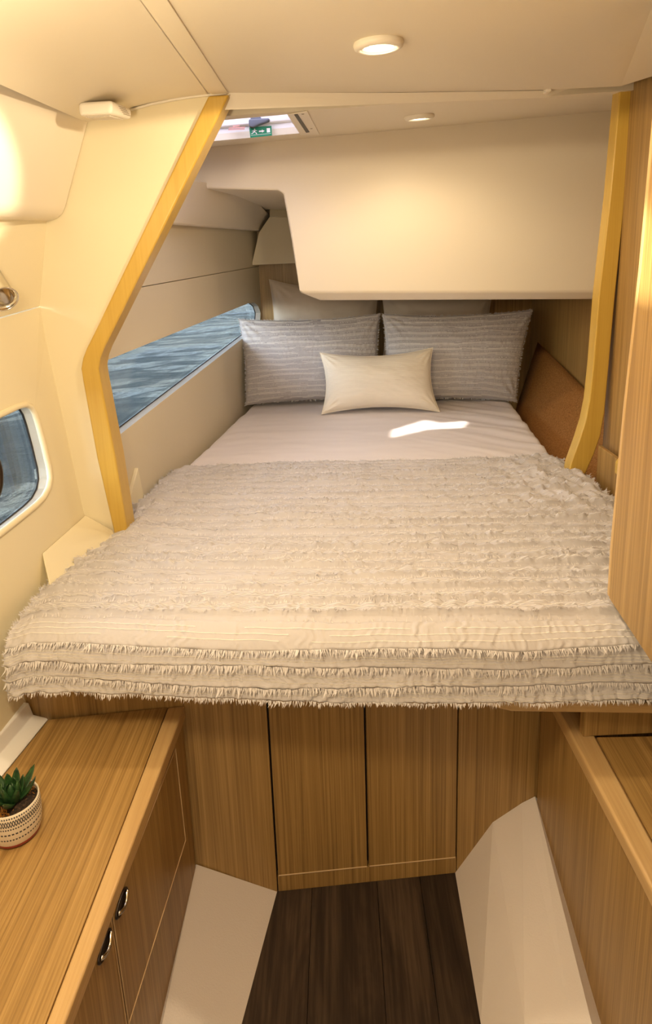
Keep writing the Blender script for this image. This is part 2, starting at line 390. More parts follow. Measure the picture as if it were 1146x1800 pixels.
# cork padded side board, leaning out from the bed edge to the hull
HR = HULL_R.off(-.012 if HULL_R.n.x > 0 else .012)
t0, t1 = HR(945, 601), HR(1036, 692); t2 = along(t0, t1, 1.97); b0, b2 = V((.822, 3.05, .63)), V((.748, 1.97, .63))
ck = [t0, t2, b2, b0]
bm = bmesh.new(); G_ = [[[bm.verts.new(t0.lerp(t2, a_ / 10).lerp(b0.lerp(b2, a_ / 10), b_ / 8) + o_) for a_ in range(11)] for b_ in range(9)] for o_ in (V(), V((.010, 0, -.010)))]
for g_ in G_:
    for b_ in range(8):
        for a_ in range(10): bm.faces.new((g_[b_][a_], g_[b_][a_ + 1], g_[b_ + 1][a_ + 1], g_[b_ + 1][a_]))
for e0, e1 in (([G_[0][0][k] for k in range(11)], [G_[1][0][k] for k in range(11)]), ([G_[0][8][k] for k in range(11)], [G_[1][8][k] for k in range(11)]), ([G_[0][k][0] for k in range(9)], [G_[1][k][0] for k in range(9)]), ([G_[0][k][10] for k in range(9)], [G_[1][k][10] for k in range(9)])):
    for k in range(len(e0) - 1): bm.faces.new((e0[k], e0[k + 1], e1[k + 1], e1[k]))
tag(link('cork_side_board', bm, CORK, smooth=True), 'brown cork board lining the right hull side beside the bed', 'board')

# ---- aft wall and hull side by the berth
wall_aft = tag(box('wall_aft', (-.425, 3.5, .4), (1.08, 3.53, 1.95), W['z']), kind='structure')
wb = [HULL_A(x, y) for x, y in ((190, 776), (212, 763), (320, 678), (430, 592))]   # window sill line
wt = [HULL_A(x, y) for x, y in ((175, 638), (194, 631), (330, 576), (437, 533))]
wr = [HULL_A(x, y) for x, y in ((447, 532), (454, 538), (458, 550), (457, 566), (448, 579))]
w2 = wb + wr[::-1] + wt[::-1]
def onA(y, z): n, p = HULL_A.n, HULL_A.p; return V((p.x - n.y * (y - p.y) / n.x, y, z))
sA = HULL_A(200, 513); sB = HULL_A(455, 468)
def seamA(y): return sA + (sB - sA) * ((y - sA.y) / (sB.y - sA.y))
Y0, Y1 = 1.59, 3.5
OUTA = -HULL_A.n
big = [onA(Y0, .45), onA(Y1, .45), seamA(Y1) - V((0, 0, .0012)), seamA(Y0) - V((0, 0, .0012))]
wla = tag(slab_hole('wall_left_aft', big, w2, OUTA * .028, VINYL2), kind='structure')
slab('upper_panel', [seamA(Y0) + V((0, 0, .0012)), seamA(Y1) + V((0, 0, .0012)), onA(Y1, 1.75), onA(Y0, 1.75)], .028, VINYL2, wla)
slab('seam_backing', [seamA(Y0) + OUTA * .0275 - V((0, 0, .02)), seamA(Y1) + OUTA * .0275 - V((0, 0, .02)), seamA(Y1) + OUTA * .0275 + V((0, 0, .02)), seamA(Y0) + OUTA * .0275 + V((0, 0, .02))], .01, VINYL2, wla)
win2 = window('window_2', w2, HULL_A, .030, OUTA)
# small boxed corner of vinyl at the bulkhead foot inside the berth
cbx = [HULL_A(236, 822), HULL_A(246, 870), HULL_A(236, 900), HULL_A(215, 900)]
slab('corner_box', [p + HULL_A.n * .012 for p in cbx], .012, VINYL, wla, bevel=.002)

# ---- overhead lockers, moulded in white
ol = empty('overhead_locker', (-.6, .6, 1.516), 'long white overhead locker on the hull side beside the bulkhead', 'locker')
lw_a = at(160, 212, Y=BY); lw_b = at(0, 138, Y=1.05); a0 = at(160, 215, Y=BY); a1 = at(110, 387, Y=BY); N_ = 14; bm = bmesh.new()
prof = []
rr = .030
top = V((a0.x + .006, 0, a0.z + .03)); bot = V((a1.x, 0, a1.z))
d1 = (top - bot).normalized(); d2 = V((-1, 0, 0))
prof = [top, bot + d1 * rr] + [bot + d1 * rr * (1 - t) ** 2 + d2 * rr * t ** 2 for t in (.3, .6, .85, 1)] + [V((-.80, 0, bot.z)), V((-.80, 0, top.z))]
rings = []
for y in (BY - .002, .9, .2, -1.45):
    k = along(lw_a, lw_b, y) - lw_a; rings.append([bm.verts.new((p.x + k.x * .35, y, p.z + k.z * .55)) for p in prof])
for r0, r1 in zip(rings, rings[1:]):
    for i in range(len(prof)): j = (i + 1) % len(prof); bm.faces.new((r0[i], r0[j], r1[j], r1[i]))
bm.faces.new(rings[0]); bm.faces.new(rings[-1][::-1])
hang(link('locker_body', bm, GEL, bevel=.004), ol)
ol2 = empty('overhead_locker', (-.5, 2.4, 1.53), 'short white overhead locker above the long sea window', 'locker')
LA = HULL_A.off(.035)
lo = [LA(255, 389), LA(300, 393), LA(400, 401), LA(470, 407)]
hi = [at(250, 300, Y=lo[0].y), at(320, 312, Y=2.25), at(432, 333, Y=2.75), at(481, 384, Y=lo[3].y + .02)]
hi[0] = V((lo[0].x + .05, lo[0].y, 1.72))
bm = bmesh.new(); a = [bm.verts.new(p) for p in lo]; b = [bm.verts.new(p) for p in hi]
ab = [bm.verts.new(onA(p.y, p.z) + V((.0, 0, 0))) for p in lo]; bb = [bm.verts.new(onA(p.y, p.z)) for p in hi]
for i in range(3):
    bm.faces.new((a[i], a[i + 1], b[i + 1], b[i])); bm.faces.new((ab[i], ab[i + 1], a[i + 1], a[i])); bm.faces.new((b[i], b[i + 1], bb[i + 1], bb[i])); bm.faces.new((ab[i], bb[i], bb[i + 1], ab[i + 1]))
bm.faces.new((a[0], b[0], bb[0], ab[0])); bm.faces.new((a[3], ab[3], bb[3], b[3]))
hang(link('locker_body', bm, GEL, bevel=.006, segs=3), ol2)
# cream boxed end panel in the far corner
ac = empty('corner_locker', (-.3, 3.4, 1.38), 'beige boxed locker in the far left corner above the pillows', 'locker')
fp = [at(x, y, Y=3.36) for x, y in ((455, 409), (474, 381), (560, 384), (560, 461), (442, 466))]
hang(slab('front_panel', fp, .13, VINYL2, bevel=.002), ac)
hang(slab('top_panel', [at(474, 380, Y=3.36), at(560, 383, Y=3.36), V((fp[2].x, 3.49, fp[2].z + .17)), V((fp[1].x, 3.49, fp[1].z + .17))], .012, VINYL2), ac)

# ---- ceiling
cA = [at(395, 163, Y=1.55), at(700, 163, Y=1.70), at(960, 159, Y=1.83), at(1092, 146, Y=1.90)]
L1 = at(665, 76, Y=1.25)
MAIN = plane3(cA[0], cA[2], L1)
def onM(x, y): n, p = MAIN.n, MAIN.p; return V((x, y, p.z - (n.x * (x - p.x) + n.y * (y - p.y)) / n.z))
cr0 = MAIN(365, 165); cr1 = along(cr0, MAIN(245, 0), -1.5)           # crease on the left
rc0 = MAIN(960, 158); rc1 = MAIN(1146, 12); rc2 = along(rc0, rc1, .2)  # crease on the right
ceil = tag(slab('ceiling', [cr0, MAIN(404, 164), MAIN(700, 163), rc0, rc2, V((onM(.9, -1.5))), cr1], .02, LINER), kind='structure')
lw0 = at(160, 212, Y=BY); lw1 = along(lw0, at(0, 138, Y=1.05), -1.5)
bm = bmesh.new(); rows_ = []
for i in range(13):
    t_ = i / 12; a_, b_ = (lw0 + V((-.012, .03, -.002))).lerp(lw1 + V((-.012, 0, -.002)), t_), (cr0 + V((0, .03, 0))).lerp(cr1, t_)
    rows_.append([bm.verts.new(a_.lerp(b_, j / 8) + V((0, 0, .010 * math.sin(math.pi * j / 8)))) for j in range(9)])
for p_, q_ in zip(rows_, rows_[1:]):
    for j in range(8): bm.faces.new((p_[j], p_[j + 1], q_[j + 1], q_[j]))
link('sloped_panel', bm, LINER, ceil, smooth=True)
sp_ = [MAIN(*p) for p in ((372, 165), (402, 164), (296, 0), (252, 0))]
link('seam_strip', prism_bm([sp_[0], sp_[1], along(sp_[1], sp_[2], .2), along(sp_[0], sp_[3], .2)], MAIN.n * (.0025 if MAIN.n.z < 0 else -.0025)), LINER, ceil, bevel=.001)
dz = V((0, 0, .02))
rb = [rc0, MAIN(1092, 147) - V((0, 0, .006)), MAIN(1146, 123) - V((0, 0, .014)), onM(1.0, 1.8) - V((0, 0, .016)), onM(1.0, .2) - V((0, 0, .016)), rc2]
bm = bmesh.new(); a = [bm.verts.new(p) for p in rb]; c = bm.verts.new(rc1)
for i in range(5): bm.faces.new((c, a[i], a[i + 1]))
link('side_bevel_panel', bm, LINER, ceil)
link('corner_notch', box_bm(rc0 + V((-.004, -.012, -.007)), rc0 + V((.01, .02, .006))), CREAMP, ceil, bevel=.002)
cB = [at(396, 193, Y=1.565), at(700, 182, Y=1.715), at(960, 172, Y=1.842), at(1089, 157, Y=1.915)]
bm = bmesh.new(); a = [bm.verts.new(p) for p in [cA[0] + V((-.08, 0, 0))] + cA[:3] + [at(1092, 146, Y=1.9)]]
b = [bm.verts.new(p) for p in [cB[0] + V((-.16, 0, 0))] + cB]
for i in range(4): bm.faces.new((a[i], a[i + 1], b[i + 1], b[i]))
link('coved_edge', bm, CREAMP, ceil, smooth=False)
# aft ceiling with the hatch opening
OY = 2.42
cC = [at(300, 264, Y=OY), at(560, 241, Y=OY), at(1086, 193, Y=OY)]
AFT = plane3(cB[1], cC[0], cC[2])
def onQ(x, y): n, p = AFT.n, AFT.p; return V((x, y, p.z - (n.x * (x - p.x) + n.y * (y - p.y)) / n.z))
hole = [AFT(506, 201), AFT(529, 234), AFT(300, 262), AFT(300, 226)]
hole[2] = onQ(-.60, hole[1].y); hole[3] = onQ(-.60, hole[0].y + .0)
hole[2] = V((hole[2].x, hole[2].y, onQ(hole[2].x, hole[2].y).z))
aft_outer = [AFT.drop(p) for p in (cB[0] + V((-.60, 0, 0)), cB[1], cB[2], cB[3] + V((.2, 0, 0)))] + [onQ(1.06, 2.6), onQ(-.84, 2.6)]
aftc = slab_hole('aft_headliner', aft_outer, hole, (0, 0, .02), LINER, ceil)

# ---- overhang: moulded white underside of the cockpit
fy = OY
face = [at(250, 330, Y=fy), at(345, 331, Y=fy), at(490, 335, Y=fy), at(498, 341, Y=fy), at(512, 420, Y=fy - .005), at(527, 514, Y=fy - .02), at(1056, 513, Y=fy - .02), at(1075, 500, Y=fy - .02)]
chl = [at(563, 528, Y=fy + .015), at(1046, 526, Y=fy + .015), at(1075, 505, Y=fy + .015)]
bm = bmesh.new()
fv = [bm.verts.new(p) for p in face]; cv = [bm.verts.new(p) for p in chl]
# upper row just under the ceiling
tops = [bm.verts.new(onQ(p.x, fy + .012) - V((0, 0, .0))) for p in (face[0], face[1], face[2], face[5])] + [bm.verts.new(onQ(face[6].x, fy + .012)), bm.verts.new(onQ(1.015, fy + .012))]
bm.faces.new((tops[0], tops[1], fv[1], fv[0])); bm.faces.new((tops[1], tops[2], fv[2], fv[1]))
bm.faces.new((tops[2], tops[3], fv[5], fv[4], fv[3], fv[2])); bm.faces.new((tops[3], tops[4], fv[6], fv[5])); bm.faces.new((tops[4], tops[5], fv[7], fv[6]))
bm.faces.new((fv[5], fv[6], cv[1], cv[0])); bm.faces.new((fv[6], fv[7], cv[2], cv[1]))
def back(v, y=3.48): return bm.verts.new((v.co.x, y, v.co.z))
bk = {v: back(v) for v in fv[:6] + cv}
for s, t_ in ((fv[0], fv[1]), (fv[1], fv[2]), (fv[2], fv[3]), (fv[3], fv[4]), (fv[4], fv[5]), (fv[5], cv[0]), (cv[0], cv[1]), (cv[1], cv[2])):
    bm.faces.new((s, t_, bk[t_], bk[s]))
ov = link('wall_overhang', bm, GEL, bevel=.008, segs=3)
tag(ov, kind='structure')

# ---- closed outer shell: deck, hull and companionway end
shell = tag(slab_hole('wall_deck', [V((-1.9, -1.7, 2.02)), V((1.3, -1.7, 2.02)), V((1.3, 3.9, 2.02)), V((-1.9, 3.9, 2.02))],
            [V((hole[0].x + .02, hole[0].y - .03, 2.02)), V((hole[1].x + .02, hole[1].y + .03, 2.02)), V((-.63, hole[1].y + .03, 2.02)), V((-.63, hole[0].y - .03, 2.02))], (0, 0, .03), GEL), kind='structure')
box('side_plate', (1.25, -1.7, -.1), (1.28, 3.9, 2.02), W['z'], shell)
box('aft_plate', (-.45, 3.86, -.1), (1.28, 3.9, 2.02), GEL, shell)
box('hull_plate', (-1.0, -1.7, 1.42), (-.97, 3.9, 2.02), GEL, shell)
box('bottom_plate', (-.75, -1.7, -.12), (1.28, 3.9, -.09), GEL, shell)
tag(box('wall_forward', (-1.0, -1.55, -.1), (1.25, -1.52, 2.02), VINYL), kind='structure')
tag(box('wall_right_forward', (.98, -1.5, -.1), (1.0, .9, 1.95), W['z']), kind='structure')

# ================================================================== FURNITURE
# ---- berth base under the bed
ex = V((.414, .041, 0)).normalized(); CN = V((-ex.y, ex.x, 0))   # along the face, into the cabinet
def cp(px, py): return CABIN(px, py)
def cz(p, z): return V((p.x, p.y, z))
ct = .585
base = empty('berth_base', (0, 1.25, 0), 'oak veneered berth base with two doors under the bed', 'cabinet')
def cabpanel(name, xl, xr, zb, zt, gap=.0018, th=.018):
    """xl / xr are distances along the face from its origin"""
    o0 = V((-.175, 1.214, 0))
    P = [o0 + ex * (xl + gap) + V((0, 0, zb)), o0 + ex * (xr - gap) + V((0, 0, zb)), o0 + ex * (xr - gap) + V((0, 0, zt)), o0 + ex * (xl + gap) + V((0, 0, zt))]
    return hang(link(name, prism_bm(P, CN * th), W['z'], bevel=.0012, segs=1), base)
def sdist(px, py): return (cp(px, py) - V((-.175, 1.214, 0))).dot(ex)
s0, s1, s2, s3, s4 = sdist(325, 1330), sdist(475, 1330), sdist(643, 1330), sdist(805, 1330), sdist(942, 1330)
cabpanel('side_panel', s0 - .35, s1, 0, ct)
for a_, b_ in ((s1, s2), (s2, s3)):
    d_ = cabpanel('door', a_, b_, .045, ct, .0022); q_ = V((-.175, 1.214, .0455)) - CN * .0004
    link('painted_highlight', tube_bm([q_ + ex * (a_ + .003), q_ + ex * (b_ - .003)], .0013, n=6), HILITE, d_)  # thin pale strip painting the bright line at the door's lower edge
cabpanel('side_panel', s3, s4 + .3, 0, ct, .001); cabpanel('kick_rail', s1, s3, 0, .043, .0005)
o0 = V((-.175, 1.214, 0)) + CN * .02
hang(link('backing', prism_bm([o0 + ex * (-.45), o0 + ex * .9, o0 + ex * .9 + V((0, 0, ct)), o0 - ex * .45 + V((0, 0, ct))], CN * .02), DARK), base)
# platform board with a light front edge
bz = .606
pl = [V((-.60, 1.17, bz)), V((.16, 1.12, bz)), V((.30, 1.058, bz)), V((.745, 1.036, bz)), V((.74, 1.9, bz)), V((.80, 3.4, bz)), V((-.40, 3.4, bz)), V((-.55, 2.0, bz)), V((-.56, 1.62, bz)), V((-.60, 1.3, bz))]
hang(link('platform_board', prism_bm(pl, (0, 0, -.022)), EDGE['x'], bevel=.003), base)
# riser panel above the right counter
rp = [at(1026, 1266, Y=1.085), at(1250, 1272, Y=1.10)]
hang(link('riser_panel', prism_bm([V((rp[0].x, 1.085, CT + .001)), V((.80, 1.10, CT + .001)), V((.80, 1.10, .582)), V((rp[0].x, 1.085, .582))], (0, .018, 0)), W['z'], bevel=.001), base)

# ---- left counter: worktop and cabinet
lA = at(320, 1240, Z=CT); lB = at(105, 1800, Z=CT)
lip = [lA, along(lA, lB, -.2)]; lin = [at(295, 1243, Z=CT), along(at(295, 1243, Z=CT), at(80, 1800, Z=CT), -.2)]
bk = [at(85, 1265, Z=CT), at(0, 1370, Z=CT)]; bk[1] = along(bk[0], bk[1], .6); bk.append(V((bk[1].x - .02, -.2, CT)))
wt_ = empty('worktop', (-.5, .6, CT - .022), 'oak worktop with a pale rounded edge along the left hull side', 'worktop')
hang(link('top_board', prism_bm([lin[0] - V((.0006, 0, 0)), lin[1] - V((.0006, 0, 0)), bk[2], bk[1], bk[0]], (0, 0, -.022)), W['y'], bevel=.0008, segs=1), wt_)
hang(link('edge_strip', prism_bm([lip[0] + V((.006, 0, 0)), lip[1] + V((.006, 0, 0)), lin[1], lin[0]], (0, 0, -.03)), EDGE['y'], bevel=.006, segs=3), wt_)
lc = empty('side_cabinet', (-.37, .6, .05), 'oak side cabinet with two oval handled doors under the left worktop', 'cabinet')
lex = (V((-.365, .611, 0)) - V((-.349, 1.197, 0))).normalized()
def lf(px, py, push=0.0): return LFRONT(px, py)
LN = V((LFRONT.n.x, LFRONT.n.y, 0)); LN = LN if LN.x > 0 else -LN
def onL(y, z): n, p = LFRONT.n, LFRONT.p; return V((p.x - n.y * (y - p.y) / n.x, y, z))
# carcass (recessed 1.5 mm) with doors proud in it
hang(link('carcass', prism_bm([onL(1.188, .02), onL(1.188, CT - .031), onL(-.2, CT - .031), onL(-.2, .02)], -LN * .02), W['z']), lc)
for shp, hpx in ((((305, 1316), (323, 1477), (222, 1800), (193, 1606)), (208, 1587)), (((190, 1612), (219, 1806), (150, 2090), (60, 1960)), (178, 1663))):
    P = [lf(*p) + LN * .0035 for p in shp]
    d = hang(link('door', prism_bm(P, -LN * .003), W['z'], bevel=.0012, segs=1), lc)
    lip_ = link('painted_highlight', tube_bm([p_ + LN * .0002 for p_ in P], .0013, True, 6), HILITE); lip_.parent = d  # thin pale outline painting the door's edge highlight
    hc = lf(*hpx) + LN * .004; M = frame(hc, (0, -1, 0), LN); HL = .36 * (lf(208, 1587) - lf(178, 1663)).length
    def oval(prof, sx, sy):
        return lathe_bm(prof, M @ Matrix.Diagonal((sx, sy, 1, 1)), 36)
    h = link('handle', oval([(1, 0), (1.0, .0022), (.93, .0032), (.84, .0022), (.80, .0006), (0, .0004)], HL, HL * .52), BRONZE, smooth=True); h.parent = d
    h2 = link('handle_grip', tube_bm([M @ V((HL * .78 * q_, HL * (.30 * (1 - q_ * q_) - .12), .003 + .003 * (1 - q_ * q_))) for q_ in [-1 + i / 6 for i in range(13)]], HL * .13, n=8), CHROME, smooth=True); h2.parent = d
# white moulding between worktop and hull side: trim_3
mo = [at(85, 1262, Z=CT + .002), at(62, 1252, Z=CT + .03), at(66, 1236, Z=CT + .055), at(38, 1238, Z=CT + .06)]
m0 = bk[0] + V((0, 0, .001)); bm = bmesh.new()
sec = [V((0, 0, 0)), V((-.004, 0, .004)), V((-.030, 0, .012)), V((-.036, 0, .04)), V((-.058, 0, .044)), V((-.075, 0, .0))]
rings = []
for p in (bk[0], bk[1], bk[2]): rings.append([bm.verts.new(p + s + V((.001, 0, .0008))) for s in sec])
for a, b in zip(rings, rings[1:]):
    for i in range(len(sec)): j = (i + 1) % len(sec); bm.faces.new((a[i], a[j], b[j], b[i]))
bm.faces.new(rings[0]); bm.faces.new(rings[-1][::-1])
tag(link('trim_3', bm, WHITE, bevel=.002), kind='structure')

# ---- right counter
rA = at(1000, 1262, Z=CT); rx = .437
wr_ = empty('worktop', (.6, .6, CT - .022), 'oak worktop along the right side beneath the hanging wardrobe panel', 'worktop')
hang(box('top_board', (rx + .034, -.2, CT - .022), (.97, 1.084, CT), W['y'], bevel=.0008, segs=1), wr_)
hang(link('edge_strip', prism_bm([V((rx - .016, 1.262, CT)), V((rx + .0332, 1.262, CT)), V((rx + .0332, -.2, CT)), V((rx - .005, -.2, CT)), V((rx - .005, .80, CT))], (0, 0, -.03)), EDGE['y'], bevel=.005, segs=3), wr_)
rc = empty('side_cabinet', (rx, .6, 0.02), 'plain oak side cabinet below the right worktop', 'cabinet')
hang(link('front_panel', prism_bm([V((.424, 1.262, .02)), V((.424, 1.262, CT - .031)), V((.437, .78, CT - .031)), V((.437, -.2, CT - .031)), V((.437, -.2, .02)), V((.437, .78, .02))], (.018, 0, 0)), W['z']), rc)

# ---- wardrobe panel hanging at the right, close to the camera
WPX = .49
c_b = at(1066, 1045, X=WPX)
wp = empty('wardrobe', (WPX, c_b.y, c_b.z), 'tall hanging oak wardrobe at the right edge of the photo', 'wardrobe')
eL = [(1066, 1045), (1071, 960), (1094, 715), (1121, 470), (1143, 225), (1150, 140)]
WP = Plane((WPX, 0, 0), (1, 0, 0))
far = [WP(*p) for p in eL]; far.append(V((WPX, far[-1].y + .002, 1.70)))
nearb = WP(1146, 1166); nb = along(far[0], nearb, .15)
fw_ = [p - V((0, .013, 0)) for p in far]
hang(slab('side_panel', fw_ + [V((WPX, .15, 1.70)), V((WPX, .15, nb.z)), ], .02, W['z'], bevel=.0), wp)
bm = bmesh.new(); bm = prism_bm([p - V((0, .0125, 0)) for p in far] + far[::-1], (.022, .004, 0))
hang(link('edge_strip', bm, EDGE['z'], bevel=.0035, segs=2), wp)
hang(box('cabinet_box', (WPX + .03, .2, c_b.z + .03), (SW - .03, far[0].y - .04, 1.36), W['z']), wp)

# ================================================================== BED
XL = [(1.04, -.628), (1.14, -.640), (1.30, -.648), (1.42, -.615), (1.55, -.585), (1.66, -.588), (1.75, -.590), (2.1, -.555), (3.05, -.447), (3.40, -.408)]
XR = [(1.03, .735), (1.55, .745), (1.78, .735), (1.92, .742), (2.03, .715), (2.1, .735), (2.95, .812), (3.4, .84)]
def frontY(x): return 1.080 - .05 * (x + .04)
ZT = .735
def bedz(x, y):
    c = interp(XL, y); d = interp(XR, y); u = (x - c) / (d - c)
    return ZT + .010 * math.sin(math.pi * min(1, max(0, u))) ** .5 - .012 * (1 - sstep(0, .04, u)) - .012 * (1 - sstep(0, .04, 1 - u))
mt = empty('mattress', (.05, 2.2, .607), 'thick mattress under a smooth white cotton sheet', 'mattress')
# core
ys = [1.12 + .05 * i for i in range(46)]
outline = [(interp(XL, y) + .015, y) for y in ys if y < 3.36] ; outline += [(interp(XR, y) - .02, y) for y in reversed(ys) if y < 3.36]
hang(link('mattress_core', prism_bm([V((x, y, .608)) for x, y in outline], (0, 0, .112)), SHEET, bevel=.01), mt)
# sheet
def grid(name, nu, nv, fn, m, parent=None, smooth=True, closed_back=None):
    vs_ = [fn(i / nu, j / nv) for j in range(nv + 1) for i in range(nu + 1)]
    fs = [(j * (nu + 1) + i, j * (nu + 1) + i + 1, (j + 1) * (nu + 1) + i + 1, (j + 1) * (nu + 1) + i) for j in range(nv) for i in range(nu)]
    me = bpy.data.meshes.new(name); me.from_pydata(vs_, [], fs); me.materials.append(m)
    if smooth: me.polygons.foreach_set('use_smooth', [True] * len(me.polygons))
    o = bpy.data.objects.new(name, me); col.objects.link(o)
    if parent: hang(o, parent)
    return o
def sheet_fn(u, v):
    y = 1.90 + v * 1.46; x = lerp(interp(XL, y) + .004, interp(XR, y) - .004, u); z = bedz(x, y)
    e = min(u, 1 - u); z -= .06 * (1 - sstep(0, .02, e))
    # creases fanning out at the right side, soft dimples elsewhere
    k = sstep(.45, .95, u)
    ang = (x - .15) * 2.2 + (y - 2.5) * 1.1
    z += k * .0085 * fbm(V(((y - 2.0) * 9 + (x - .7) * 7, (x - .7) * 1.2, 3)), 3)
    z += .0045 * fbm(V((x * 2.6, y * 7, 1)), 3) + (1 - sstep(0.0, .35, u)) * .005 * fbm(V(((y - 2) * 10 - x * 9, x * 2, 7)), 2)
    return (x, y, z)
grid('fitted_sheet', 150, 130, sheet_fn, SHEET, mt)

# ---- throw
YS = 2.075                                         # upper edge of the throw
def topY(x): return YS - .012 * x + .006 * noise.noise(V((x * 3, 0, 5)))
RB = .055
def hemz(x): return interp([(-.64, .630), (-.5, .624), (-.3, .614), (0, .609), (.3, .612), (.5, .622), (.75, .622)], x)
def throw_base(u, s):
    """s metres along the cloth from its upper edge; returns point and normal"""
    x0 = lerp(-.59, .73, u); L1_ = topY(x0) - (frontY(x0) + RB - .018)
    L2 = RB * math.pi / 2
    if s < L1_:
        y = topY(x0) - s; x = lerp(interp(XL, y) - .002, interp(XR, y) + .002, u); z = bedz(x, y) + .010
        n = V((0, 0, 1))
    else:
        yb = topY(x0) - L1_; x = lerp(interp(XL, yb) - .002, interp(XR, yb) + .002, u); zb = bedz(x, yb) + .010
        if s < L1_ + L2:
            a = (s - L1_) / RB; y = yb - RB * math.sin(a); z = zb - RB * (1 - math.cos(a)); n = V((0, -math.sin(a), math.cos(a)))
        else:
            y = yb - RB - .006 * math.sin((s - L1_ - L2) * 20); z = zb - RB - (s - L1_ - L2); n = V((0, -1, 0))
    e = min(u, 1 - u)
    return V((x, y, z)), n
def throw_len(u):
    x0 = lerp(-.59, .73, u); L1_ = topY(x0) - (frontY(x0) + RB - .018)
    x = lerp(-.63, .735, u)
    return L1_ + RB * math.pi / 2 + (ZT + .010 - RB - hemz(x))
# rows of gathered bands (start, end) as fractions of the cloth length
LREF = throw_len(.5)
seq = []; s = .012
pat = [(.020, .007), (.024, .008), (.026, .008), (.022, .010), (.026, .010), (.030, .011), (.030, .012), (.034, .014)]
k = 0
while s < LREF - .19:
    a, g = pat[min(k, len(pat) - 1)]; a *= random.uniform(.8, 1.2); g *= random.uniform(.7, 1.5)
    seq.append((s, s + a)); s += a + g; k += 1
for a, g in ((.050, .008), (.024, .008), (.026, .007), (.022, 0)): seq.append((s, s + a)); s += a + g
rows = [(a / s * .997, b / s * .997) for a, b in seq]
def wob(x, k): return .0075 * noise.noise(V((x * 3, k * 7.3, 0))) + .0034 * noise.noise(V((x * 19, k * 3.1, 4)))
def throw_pt(u, f, lift=0.0):
    s = f * throw_len(u); p, n = throw_base(u, s)
    h = 0; sp = f * LREF
    for k, (a, b) in enumerate(rows):
        a_ = a * LREF + wob(p.x, k); b_ = b * LREF + wob(p.x, k + .5)
        if a_ - .006 < sp < b_ + .006:
            m = sstep(a_ - .003, a_ + .003, sp) * (1 - sstep(b_ - .002, b_ + .003, sp)); c = (sp - a_) / max(1e-4, b_ - a_)
            fr_ = k >= len(rows) - 4
            g = noise.noise(V((p.x * (95 if not fr_ else 130) + 3 * noise.noise(V((sp * 60, p.x * 9, k))), sp * (20 if k < len(rows) - 4 else 5), k * 2.0))) + (.1 if fr_ else .6) * noise.noise(V((p.x * 30, sp * 14, k * 5.0)))
            pinch = .55 + .45 * abs(math.cos(c * math.pi * 2.5))
            front = sstep(.5, .9, f)
            h += m * (.0048 + (.0030 if fr_ else .0068) * g * pinch + .0060 * c * c) * (.55 + .9 * max(0, .5 + noise.noise(V((p.x * 2.3, k * 1.9, 11)))))
            break
    h += .0030 * fbm(V((p.x * 5, sp * 9, 2)), 3) + .0008 * noise.noise(V((p.x * 60, sp * 60, 9)))
    # bunched folds near the post on the right and by the bulkhead on the left
    kr = math.exp(-((p.x - .64) / .17) ** 2 - ((p.y - 1.84) / .22) ** 2); kl = math.exp(-((p.x + .52) / .10) ** 2 - ((p.y - 1.72) / .25) ** 2)
    h += kr * (.026 * fbm(V(((p.x + p.y * .5) * 24, (p.y - p.x) * 6, 0)), 2) + .012) + kl * (.010 * fbm(V((p.x * 20, p.y * 10, 5)), 2) + .006)
    # soft sag of the hanging front, gathered left corner
    kc = math.exp(-((p.x + .62) / .05) ** 2) * sstep(.80, .98, f)
    q = p + n * (h + lift) + V((0, -1, 0)) * kc * (.010 * noise.noise(V((p.z * 60, p.x * 60, 3))) + .004)
    return q
NU, NV = 460, 400
th = grid('throw_cloth', NU, NV, lambda u, v: throw_pt(u, v), THROW)
thr = empty('throw_blanket', (0, 1.5, .606), 'light grey ruffled throw with frayed bands covering the foot of the bed', 'throw')
hang(th, thr)
bmf = bmesh.new(); bms = bmesh.new()
def tuft(bm, p, d, side, ln, w):
    a = bm.verts.new(p - side * w); b = bm.verts.new(p + side * w); c = bm.verts.new(p + d * ln + side * random.uniform(-.4, .4) * ln * .5); m_ = bm.verts.new(p + d * ln * .55 + side * w * 1.1)
    bm.faces.new((a, b, m_, c))
